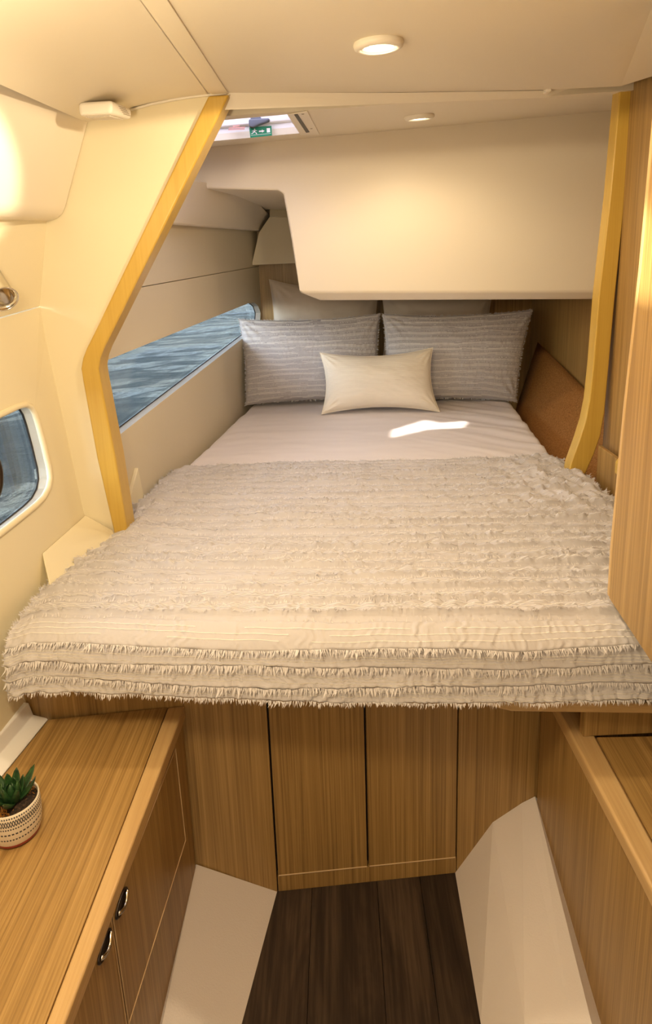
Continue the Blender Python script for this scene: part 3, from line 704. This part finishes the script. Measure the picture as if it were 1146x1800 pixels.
for k, (a, b) in enumerate(rows):
    for edge, sg in ((a, -1), (b, 1)):
        last = (k == len(rows) - 1 and sg == 1)
        big = sstep(.78, .92, edge)
        n_t = int(900 + 500 * big)
        for i in range(n_t):
            u = (i + random.random()) / n_t
            dens = .55 + .5 * noise.noise(V((u * 11, k * 1.7 + sg, 8)))
            if random.random() > max(dens, big * .8 if sg > 0 else .2) * (1 if sg > 0 or big < .5 else .25): continue
            x = lerp(-.6, .73, u); off = (wob(x, k + (.5 if sg > 0 else 0)) / LREF) if not last else 0
            f = min(.999, max(.001, edge + off - sg * .0015))
            p = throw_pt(u, f, .001); _, n = throw_base(u, f * throw_len(u)); p2 = throw_pt(u, min(1, max(0, f + sg * .008)), 0)
            d = (throw_base(u, min(1.02, f + .01) * throw_len(u))[0] - throw_base(u, f * throw_len(u))[0]).normalized() * sg
            d = (d + n * random.uniform(.15, .9) + V((random.uniform(-.5, .5), 0, 0))).normalized()
            ln = random.uniform(.003, .0105) * (1 + .75 * big * (1 if sg > 0 else .2)) * (.6 + .7 * max(0, dens)) * (.65 if last else 1); tuft(bmf, p, d, V((1, 0, 0)), ln, random.uniform(.0003, .0010))
    for c in ((.3, .5, .7) if (b - a) > .02 else (.35, .65)):
        f = lerp(a, b, c); prev = None; i = 0
        for i in range(0, 300):
            u = i / 299; x = lerp(-.6, .73, u)
            p = throw_pt(u, f + wob(x, k) * .8 / LREF, .0014); _, n = throw_base(u, f * throw_len(u))
            t_ = n.cross(V((1, 0, 0))).normalized() * .00055
            cur = (p - t_, p + t_)
            if prev and noise.noise(V((u * 9, k, c * 5))) > -.35:
                bms.faces.new([bms.verts.new(q) for q in (prev[0], cur[0], cur[1], prev[1])])
            prev = cur
for u_, sd in ((.001, -1), (.999, 1)):
    for i in range(700):
        f = random.uniform(.01, .99); p = throw_pt(u_, f, .001)
        tuft(bmf, p, V((sd * random.uniform(.1, .5), random.uniform(-.6, .6), random.uniform(.1, .8))).normalized(), V((0, 1, 0)), random.uniform(.004, .012), random.uniform(.0006, .0016))
hang(link('frayed_fringe', bmf, FRAY, kind='stuff'), thr)
hang(link('stitching', bms, STITCH, kind='stuff'), thr)

# ---- pillows
def pillow(name, corners, thick, m, label, group=None, ruffle=None, seed=0, pinch=.06, nu=120, nv=80):
    """corners: bottom-left, bottom-right, top-right, top-left (seam plane)"""
    bl, br, tr, tl = corners
    n = (br - bl).cross(tl - bl).normalized()
    if n.dot(CAM - bl) < 0: n = -n
    ctr = (bl + br + tr + tl) / 4; root = empty(name, ((bl + br) / 2), label, 'pillow', group)
    W_ = ((br - bl).length + (tr - tl).length) / 2; H_ = ((tl - bl).length + (tr - br).length) / 2
    def seam(u, v):
        a, b = 2 * u - 1, 2 * v - 1
        # edges bow inward between the ears
        du = -pinch * .5 * a * (1 - b * b) ; dv = -pinch * b * (1 - a * a) * 1.0
        uu, vv = u + du * .5, v + dv * .5
        return (bl * (1 - uu) + br * uu) * (1 - vv) + (tl * (1 - uu) + tr * uu) * vv
    def pt(u, v, side, lift=0.0):
        a, b = abs(2 * u - 1), abs(2 * v - 1)
        prof = (max(0, 1 - a ** 2.6) ** .52) * (max(0, 1 - b ** 2.6) ** .52)
        p = seam(u, v); h = thick * prof * (1 - .12 * (2 * v - 1))
        h += prof * .006 * fbm(V((u * 4 + seed, v * 4, side)), 3)
        # corner creases
        for cu, cv_ in ((0, 0), (1, 0), (0, 1), (1, 1)):
            r = math.hypot((u - cu) * W_ / H_, v - cv_)
            th_ = math.atan2(v - cv_, (u - cu) * W_ / H_)
            h += .004 * math.exp(-((r - .18) / .12) ** 2) * math.sin(th_ * 14 + seed) * prof ** .3
        if ruffle and side > 0:
            ph = v * ruffle + .25 * noise.noise(V((u * 5, v * 9, seed))); k = int(ph); c = ph - k
            mk = sstep(.05, .2, c) * (1 - sstep(.72, .86, c)); mk *= min(1, prof * 6)
            g = noise.noise(V((u * W_ * 105, v * H_ * 25, k + seed)))
            h += mk * (.0018 + .0026 * g)
        return p + n * (side * h + lift)
    vs_ = []; fs = []
    for side in (1, -1):
        o_ = len(vs_); su = nu if side > 0 else 24; sv = nv if side > 0 else 16
        for j in range(sv + 1):
            for i in range(su + 1): vs_.append(pt(i / su, j / sv, side))
        for j in range(sv):
            for i in range(su):
                q = (o_ + j * (su + 1) + i, o_ + j * (su + 1) + i + 1, o_ + (j + 1) * (su + 1) + i + 1, o_ + (j + 1) * (su + 1) + i)
                fs.append(q if side > 0 else q[::-1])
    me = bpy.data.meshes.new('cover'); me.from_pydata(vs_, [], fs); me.materials.append(m); me.polygons.foreach_set('use_smooth', [True] * len(me.polygons))
    o = bpy.data.objects.new('cover', me); col.objects.link(o); hang(o, root)
    rim = [seam(i / 30, 0) for i in range(31)] + [seam(1, i / 20) for i in range(1, 21)] + [seam(1 - i / 30, 1) for i in range(1, 31)] + [seam(0, 1 - i / 20) for i in range(1, 20)]
    if not ruffle:
        hang(link('seam_piping', tube_bm(rim, .0022, True, 6), m, smooth=True), root)
    else:
        bmf = bmesh.new(); bms = bmesh.new(); ux = (br - bl).normalized(); uy = (tl - bl).normalized()
        for k in range(int(ruffle) + 1):
            for c, sg in ((.10, -1), (.78, 1)):
                for i in range(150):
                    u = random.random(); v = (k + c - .25 * noise.noise(V((u * 5, (k + c) / ruffle * 9, seed)))) / ruffle
                    if not .02 < v < .98 or random.random() > .6 + .5 * noise.noise(V((u * 9, k * 3.3, seed))): continue
                    tuft(bmf, pt(u, v, 1, .0006), (-uy * -sg * 1.0 + n * random.uniform(.2, .8) + ux * random.uniform(-.5, .5)).normalized(), ux, random.uniform(.003, .008), random.uniform(.0006, .0016))
            for c in (.3, .45, .6):
                prev = None
                for i in range(121):
                    u = .015 + .97 * i / 120; v = (k + c - .25 * noise.noise(V((u * 5, (k + c) / ruffle * 9, seed)))) / ruffle
                    if not .02 < v < .98: prev = None; continue
                    p = pt(u, v, 1, .0012); cur = (p - uy * .0006, p + uy * .0006)
                    if prev and noise.noise(V((u * 8, k + c * 9, seed))) > -.25: bms.faces.new([bms.verts.new(q) for q in (prev[0], cur[0], cur[1], prev[1])])
                    prev = cur
        for i in range(len(rim)):
            a, b = rim[i], rim[(i + 1) % len(rim)]
            for _ in range(7):
                p = a.lerp(b, random.random()); d = (p - ctr).normalized()
                tuft(bmf, p, (d + n * random.uniform(-.5, .8) + ux * random.uniform(-.5, .5)).normalized(), (b - a).normalized(), random.uniform(.004, .011), random.uniform(.0006, .002))
        hang(link('frayed_fringe', bmf, GFRAY, kind='stuff'), root)
        hang(link('stitching', bms, STITCH, kind='stuff'), root)
    return root
PB = .752
def pc4(bl, br, tr, tl, yb, lean, zb=None):
    a = at(*bl, Y=yb); b = at(*br, Y=yb)
    return a, b, at(*tr, Y=yb + lean), at(*tl, Y=yb + lean)
pillow('pillow', pc4((478, 640), (664, 640), (667, 506), (473, 491), 3.24, .10), .075, CUSH, 'plain stone coloured pillow standing at the back left behind the grey ruffled one', 'pillows at the back of the bed', seed=2, pinch=.14, nu=60, nv=40)
pillow('pillow', pc4((671, 640), (862, 640), (866, 512), (669, 508), 3.24, .10), .075, CUSH, 'plain stone coloured pillow standing at the back right, mostly under the overhang', 'pillows at the back of the bed', seed=5, pinch=.14, nu=60, nv=40)
pillow('pillow', pc4((432, 712), (668, 706), (668, 551), (420, 561), 2.98, .12), .075, GPIL, 'grey ruffled pillow with frayed edges at the left, beside the long window', 'grey ruffled pillows', ruffle=15, seed=1, pinch=.09)
pillow('pillow', pc4((676, 706), (907, 706), (936, 544), (672, 552), 2.955, .12), .075, GPIL, 'grey ruffled pillow with frayed edges at the right, beside the cork board', 'grey ruffled pillows', ruffle=15, seed=4, pinch=.09)
pillow('pillow', pc4((565, 728), (773, 724), (761, 611), (562, 620), 2.78, .09), .075, LINEN, 'small cream lumbar pillow lying in front of the two grey ruffled ones', seed=9, pinch=.20, nu=90, nv=60)

# ================================================================== FITTINGS
# ---- ceiling lamps
def lamp(px, py, pl, dia, label, energy, cone=178, name='ceiling_light'):
    p = pl(px, py); up = pl.n if pl.n.z > 0 else -pl.n
    root = empty(name, p, label, 'ceiling light', 'recessed ceiling lights')
    M = frame(p, (1, 0, 0), -up); r = dia / 2
    hang(link('bezel', lathe_bm([(r * .97, 0), (r, .004), (r * .96, .009), (r * .84, .0125), (r * .66, .0115), (r * .64, .008), (r * .60, .006)], M, 48), CREAMP, smooth=True), root)
    hang(link('diffuser', lathe_bm([(r * .62, .006), (r * .5, .0085), (r * .25, .0100), (0, .0105)], M, 40), BULB, smooth=True), root)
    q = M @ V((0, 0, .016)); tgt = M @ V((0, 0, 1))
    l = light('lamp_light', 'SPOT', q, tgt, energy, WARM, .02, spot_size=math.radians(cone), spot_blend=.05 if cone > 170 else .6); hang(l, root)
    return root
lamp(665, 74, MAIN, .088, 'larger looking round ceiling light on the near headliner', 15)
lamp(737, 203, AFT, .088, 'smaller looking round ceiling light nearer the overhang', 7, 160)

# ---- alarm box on the sloped headliner
ab = empty('alarm_box', at(185, 176, Y=1.42), 'small cream alarm box with a slotted grille on the ceiling by the bulkhead', 'alarm')
ft = [at(137, 180, Y=1.36), at(197, 176, Y=1.36), at(196, 201, Y=1.36), at(139, 204, Y=1.36)]
bt = [at(137 + 24, 184, Y=1.475), at(231, 190, Y=1.475), at(232, 210, Y=1.475), at(160, 212, Y=1.475)]
bm = bmesh.new(); a = [bm.verts.new(p) for p in ft]; b = [bm.verts.new(p) for p in bt]
for f_ in ((a[0], a[1], a[2], a[3]), (b[3], b[2], b[1], b[0]), (a[0], b[0], b[1], a[1]), (a[1], b[1], b[2], a[2]), (a[2], b[2], b[3], a[3]), (a[3], b[3], b[0], a[0])): bm.faces.new(f_)
hang(link('case', bm, CREAMP, bevel=.007, segs=3), ab)
bm = bmesh.new()
for i in range(15):
    t_ = .16 + .68 * i / 14
    p0 = ft[3].lerp(ft[2], t_).lerp(bt[3].lerp(bt[2], t_), .15); p1 = ft[3].lerp(ft[2], t_).lerp(bt[3].lerp(bt[2], t_), .85)
    tube_bm([p0 - V((0, 0, .0008)), p1 - V((0, 0, .0008))], .0011, n=5, bm=bm)
hang(link('grille', bm, CREAMP, kind='stuff'), ab)
bm = bmesh.new()
e1 = (bt[1] - ft[1]); nn = (bt[1] - ft[1]).cross(ft[2] - ft[1]).normalized(); nn = nn if nn.dot(CAM - ft[1]) > 0 else -nn
for i in range(5):
    z_ = .22 + .12 * i; s_ = .30 + .06 * i
    p0 = ft[1].lerp(bt[1], s_).lerp(ft[2].lerp(bt[2], s_), z_) + nn * .0006; p1 = ft[1].lerp(bt[1], s_ + .38).lerp(ft[2].lerp(bt[2], s_ + .38), z_) + nn * .0006
    dd = V((0, 0, -.0012)); bm.faces.new([bm.verts.new(q) for q in (p0, p1, p1 + dd, p0 + dd)])
hang(link('printed_text', bm, INK), ab)

# ---- reading lamp at the left edge
hp = HULL_F.off(.07)(6, 526); hd = (at(14, 540, Y=1.05) - at(-40, 450, Y=1.13)).normalized()
rl = empty('reading_lamp', hp, 'chrome reading lamp with an open round shade on the left wall', 'lamp')
M = frame(hp, (0, 0, 1), hd)
hang(link('lamp_shade', lathe_bm([(.0, -.085), (.022, -.085), (.024, -.08), (.0245, -.012), (.0275, -.004), (.0285, 0), (.0265, .0005), (.0225, -.008), (.0225, -.055), (0, -.055)], M, 40), CHROME, smooth=True), rl)
hang(link('rim', tube_bm([M @ V((.0278 * math.cos(a_ * math.pi / 20), .0278 * math.sin(a_ * math.pi / 20), 0)) for a_ in range(40)], .0016, True, 8), CHROME, smooth=True), rl)
hang(link('arm', tube_bm([M @ V((0, 0, -.08)), M @ V((0, 0, -.10)), HULL_F.drop(M @ V((0, 0, -.10))) + HULL_F.n * .0], .006, n=10), CHROME, smooth=True), rl)

# ---- deck hatch
hx = empty('deck_hatch', (hole[0] + hole[2]) / 2, 'white framed deck hatch with grey handle and green exit sticker', 'hatch')
HT = 2.055
SD = (V((0.62, 0.46, 4.95)) - V((0, 0, 6))).normalized()
SUNPATCH = []
for px_, py_ in ((628, 776), (690, 754), (745, 738), (775, 743), (828, 738), (812, 750), (750, 755), (690, 767)):
    g_ = at(px_, py_, Z=.747); SUNPATCH.append(g_ + SD * ((HT - .006 - g_.z) / SD.z))
bm = bmesh.new(); a = [bm.verts.new(p + (p - (hole[0] + hole[2]) / 2).normalized() * .002) for p in hole]
b = [bm.verts.new((v.co.x, v.co.y, HT)) for v in a]
for i in range(4): bm.faces.new((a[i], a[(i + 1) % 4], b[(i + 1) % 4], b[i]))
hang(link('liner', bm, WHITE), hx)
hb = [V((p.x, p.y, HT)) for p in hole]
hang(link('pane', prism_bm(hb, (0, 0, .01)), TINT), hx)
# unseen translucent blind, added with a hole cut to shape the sun patch
SUN_MASK = mat('sun_mask_fabric', (.85, .84, .84), .8); n, l, b = nodes(SUN_MASK); tr_ = n.new('ShaderNodeBsdfTranslucent'); tr_.inputs[0].default_value = (.92, .90, .95, 1)
mx = n.new('ShaderNodeMixShader'); mx.inputs[0].default_value = .85; l.new(b.outputs[0], mx.inputs[1]); l.new(tr_.outputs[0], mx.inputs[2]); l.new(mx.outputs[0], n['Material Output'].inputs[0])
bq = SUNPATCH
hang(slab_hole('sun_mask_blind', [V((p.x, p.y, HT - .006)) for p in hole], bq, (0, 0, .0015), SUN_MASK), hx)
# step moulding on the far side of the liner
farL, farR = hole[2], hole[1]
FY = farR.y
bm = bmesh.new()
for zo, th_ in ((.040, .010), (.085, .018)):
    prism_bm([V((farL.x, FY - th_, farL.z + zo)), V((farR.x, FY - th_, farR.z + zo)), V((farR.x, FY, farR.z + zo - .006)), V((farL.x, FY, farL.z + zo - .006))], (0, 0, .03), bm)
hang(link('inner_frame', bm, WHITE, bevel=.003), hx)
SG = Plane((0, FY - .020, 0), (0, 1, 0))
def sgn(px, py, k=0): return SG.off(-k)(px, py)
g = [sgn(438, 224), sgn(477, 221), sgn(478, 238), sgn(440, 242)]
hang(slab('exit_sign', g, .003, GREEN, bevel=0), hx)
def gl(u, v): return (g[3] * (1 - u) + g[2] * u) * (1 - v) + (g[0] * (1 - u) + g[1] * u) * v + V((0, -.0008, 0))
bm = bmesh.new()
def gpoly(*pts): bm.faces.new([bm.verts.new(gl(*p)) for p in pts])
gpoly((.42, .46), (.56, .46), (.56, .38), (.68, .53), (.56, .68), (.56, .60), (.42, .60))       # arrow
gpoly((.78, .34), (.93, .34), (.93, .78), (.78, .78))                                              # doorway
gpoly((.21, .72), (.26, .72), (.26, .82), (.21, .82)); gpoly((.16, .50), (.24, .46), (.28, .66), (.20, .70))  # running man
gpoly((.22, .48), (.30, .44), (.33, .30), (.29, .29), (.27, .40)); gpoly((.16, .52), (.10, .40), (.06, .40), (.06, .35), (.12, .35), (.20, .48))
gpoly((.26, .64), (.34, .58), (.35, .61), (.27, .70)); gpoly((.19, .68), (.10, .62), (.11, .58), (.20, .63))
gpoly((.04, .20), (.96, .20), (.96, .23), (.04, .23))
hang(link('sign_symbols', bm, SIGNW), hx)
bm = bmesh.new()
for i, (x0, x1, y_) in enumerate(((409, 421, 221), (402, 431, 224), (401, 430, 227))):
    p0 = sgn(x0, y_ + 0); p1 = sgn(x1, y_ - 1.5); dd = V((0, 0, -.0035)); bm.faces.new([bm.verts.new(q) for q in (p0, p1, p1 + dd, p0 + dd)])
hang(link('printed_label', bm, REDINK), hx)
h0 = [sgn(x, y, .02) for x, y in ((437, 209), (473, 207), (474, 212), (455, 219), (444, 224), (437, 222))]
hang(slab('handle', h0, .022, GREYP, bevel=.004), hx)
h1 = [sgn(x, y, .001) for x, y in ((440, 206), (458, 205), (460, 210), (441, 213))]
hang(slab('handle_base', h1, .018, GREYP, bevel=.002), hx)
# flange on the headliner with the slot of the blind
fl = [AFT(505, 200), AFT(540, 194), AFT(562, 235), AFT(528, 236)]
hang(link('flange', prism_bm([p - V((0, 0, .003)) for p in fl], (0, 0, .0025)), CREAMP, bevel=.001), hx)
sl = [AFT(517, 199), AFT(523, 198), AFT(544, 230), AFT(538, 231)]
hang(link('blind_slot', prism_bm([p - V((0, 0, .0042)) for p in sl], (0, 0, .002)), BLACK), hx)
for px_, py_ in ((532, 198), (547, 224)): hang(link('screw', lathe_bm([(.004, 0), (.003, -.001), (0, -.0014)], Matrix.Translation(AFT(px_, py_) - V((0, 0, .003))), 10), INK), hx)

# ---- potted succulent
pp = at(31, 1462, Z=CT); PR, PH = .0415, .066
pot = empty('potted_succulent', pp + V((0, 0, .0005)), 'small green succulent in a patterned white pot on the left worktop', 'plant')
POT = mat('patterned_ceramic', (.72, .64, .52), .45); n, l, b = nodes(POT)
uv = n.new('ShaderNodeUVMap'); sx = n.new('ShaderNodeSeparateXYZ'); l.new(uv.outputs[0], sx.inputs[0])
def mth(op, a, b_=None, c=None):
    m_ = n.new('ShaderNodeMath'); m_.operation = op
    for i, q in enumerate((a, b_, c)):
        if q is None: continue
        if isinstance(q, (int, float)): m_.inputs[i].default_value = q
        else: l.new(q, m_.inputs[i])
    return m_.outputs[0]
U, Z_ = sx.outputs[0], sx.outputs[1]
def band(z0, hw): return mth('LESS_THAN', mth('ABSOLUTE', mth('SUBTRACT', Z_, z0)), hw)
def dots(z0, hw, nn_, duty): return mth('MULTIPLY', band(z0, hw), mth('LESS_THAN', mth('FRACT', mth('MULTIPLY', U, nn_)), duty))
tri = mth('ABSOLUTE', mth('SUBTRACT', mth('FRACT', mth('MULTIPLY', U, 34)), .5))     # 0..0.5
zz = mth('DIVIDE', mth('SUBTRACT', Z_, .0465), .011)                              # 0..1 in the X band
x1_ = mth('LESS_THAN', mth('ABSOLUTE', mth('SUBTRACT', mth('MULTIPLY', tri, 2), zz)), .17); x2_ = mth('LESS_THAN', mth('ABSOLUTE', mth('SUBTRACT', mth('SUBTRACT', 1, mth('MULTIPLY', tri, 2)), zz)), .17)
xx = mth('MULTIPLY', band(.052, .0055), mth('MAXIMUM', x1_, x2_))
tot = xx
for q in (dots(.0615, .0014, 70, .55), dots(.0425, .0013, 70, .55), dots(.0325, .0014, 46, .65), dots(.0215, .0014, 56, .6)): tot = mth('MAXIMUM', tot, q)
mx = n.new('ShaderNodeMix'); mx.data_type = 'RGBA'; l.new(tot, mx.inputs[0]); mx.inputs[6].default_value = (.72, .64, .52, 1); mx.inputs[7].default_value = (.025, .03, .04, 1)
l.new(mx.outputs[2], b.inputs['Base Color'])
M = Matrix.Translation(pp + V((0, 0, .0005)))
body = [(.0365, .008), (.0385, .014), (.0405, .026), (.0415, .040), (.0412, .055), (.0405, .0655), (.0392, .0662), (.0380, .064), (.0375, .050)]
hang(link('pot', lathe_bm(body, M, 60, uv=True), POT, smooth=True), pot)
hang(link('pot_base', lathe_bm([(0, 0), (.033, 0), (.0355, .003), (.0366, .0085), (.030, .009)], M, 48), mat('red_glaze', (.22, .03, .018), .4), smooth=True), pot)
SOIL = mat('soil', (.02, .012, .008), .95); t = noisy(SOIL, (220,) * 3, 1, 4)
SOIL.node_tree.links.new(ramp(SOIL, t.outputs[0], [(.4, (.010, .006, .004)), (.6, (.05, .028, .016)), (.75, (.16, .08, .04))]).outputs[0], nodes(SOIL)[2].inputs['Base Color']); bump(SOIL, t.outputs[0], 1, .004)
hang(link('soil', lathe_bm([(.0378, .058), (.025, .061), (.01, .062), (0, .062)], M, 32), SOIL, smooth=True), pot)
LEAF = mat('succulent_leaf', (.02, .06, .018), .38); t = noisy(LEAF, (90, 90, 90), 1, 3)
LEAF.node_tree.links.new(ramp(LEAF, t.outputs[0], [(.35, (.010, .035, .012)), (.6, (.028, .085, .022)), (.75, (.06, .15, .04))]).outputs[0], nodes(LEAF)[2].inputs['Base Color'])
for i in range(17):
    az = i * 2.39996 + .4; ring = i / 16; el = lerp(1.25, .30, ring); ln = lerp(.034, .056, ring) * random.uniform(.92, 1.1)
    M2 = Matrix.Translation(pp + V((0, 0, .060))) @ Matrix.Rotation(az, 4, 'Z')
    bm = bmesh.new(); NS = 8; prev = None
    for j in range(NS + 1):
        t_ = j / NS; r_ = ln * t_; e_ = el + .35 * t_; wd = .0115 * (1 - t_) ** .65 * (.75 + .6 * t_) + .0002
        c = V((r_ * math.cos(e_) + .003, 0, r_ * math.sin(e_))); up_ = V((-math.sin(e_), 0, math.cos(e_)))
        ring_ = [bm.verts.new(M2 @ (c + V((0, 1, 0)) * wd * a_ + up_ * wd * b_)) for a_, b_ in ((-1, .25), (-.45, .05), (.45, .05), (1, .25), (.5, -.45), (-.5, -.45))]
        if prev:
            for k in range(6): bm.faces.new((prev[k], prev[(k + 1) % 6], ring_[(k + 1) % 6], ring_[k]))
        else: bm.faces.new(ring_[::-1])
        prev = ring_
    bm.faces.new(prev); hang(link('leaf', bm, LEAF, smooth=True), pot)
MOSS = mat('orange_moss', (.36, .15, .02), .9); bm = bmesh.new()
for i in range(700):
    az = random.choice([random.gauss(1.7, .55), random.gauss(3.8, .6)]); r_ = random.uniform(.022, .037)
    p = pp + V((r_ * math.cos(az), r_ * math.sin(az), .059 + random.uniform(0, .006)))
    d = V((random.gauss(0, .6), random.gauss(0, .6), 1)).normalized(); tuft(bm, p, d, d.orthogonal().normalized(), random.uniform(.004, .010), .0006)
hang(link('moss', bm, MOSS, kind='stuff'), pot)

# ================================================================== SEA
me = bpy.data.meshes.new('sea'); me.from_pydata([(0, 0, 0), (1, 0, 0), (1, 1, 0), (0, 1, 0)], [], [(0, 1, 2, 3)])
sea = bpy.data.objects.new('sea', me); col.objects.link(sea); me.materials.append(SEA)
oc = sea.modifiers.new('ocean', 'OCEAN'); oc.geometry_mode = 'GENERATE'; oc.resolution = 14; oc.viewport_resolution = 14
oc.spatial_size = 40; oc.repeat_x = 1; oc.repeat_y = 2; oc.wave_scale = .42; oc.choppiness = 1.0; oc.wind_velocity = 5.0; oc.wave_scale_min = .01; oc.random_seed = 3; oc.time = 2.0
sea.location = (-21.2, 0, .10)
for p in me.polygons: p.use_smooth = True
tag(sea, 'dark blue rippled sea outside the hull windows', 'sea', kind='stuff')
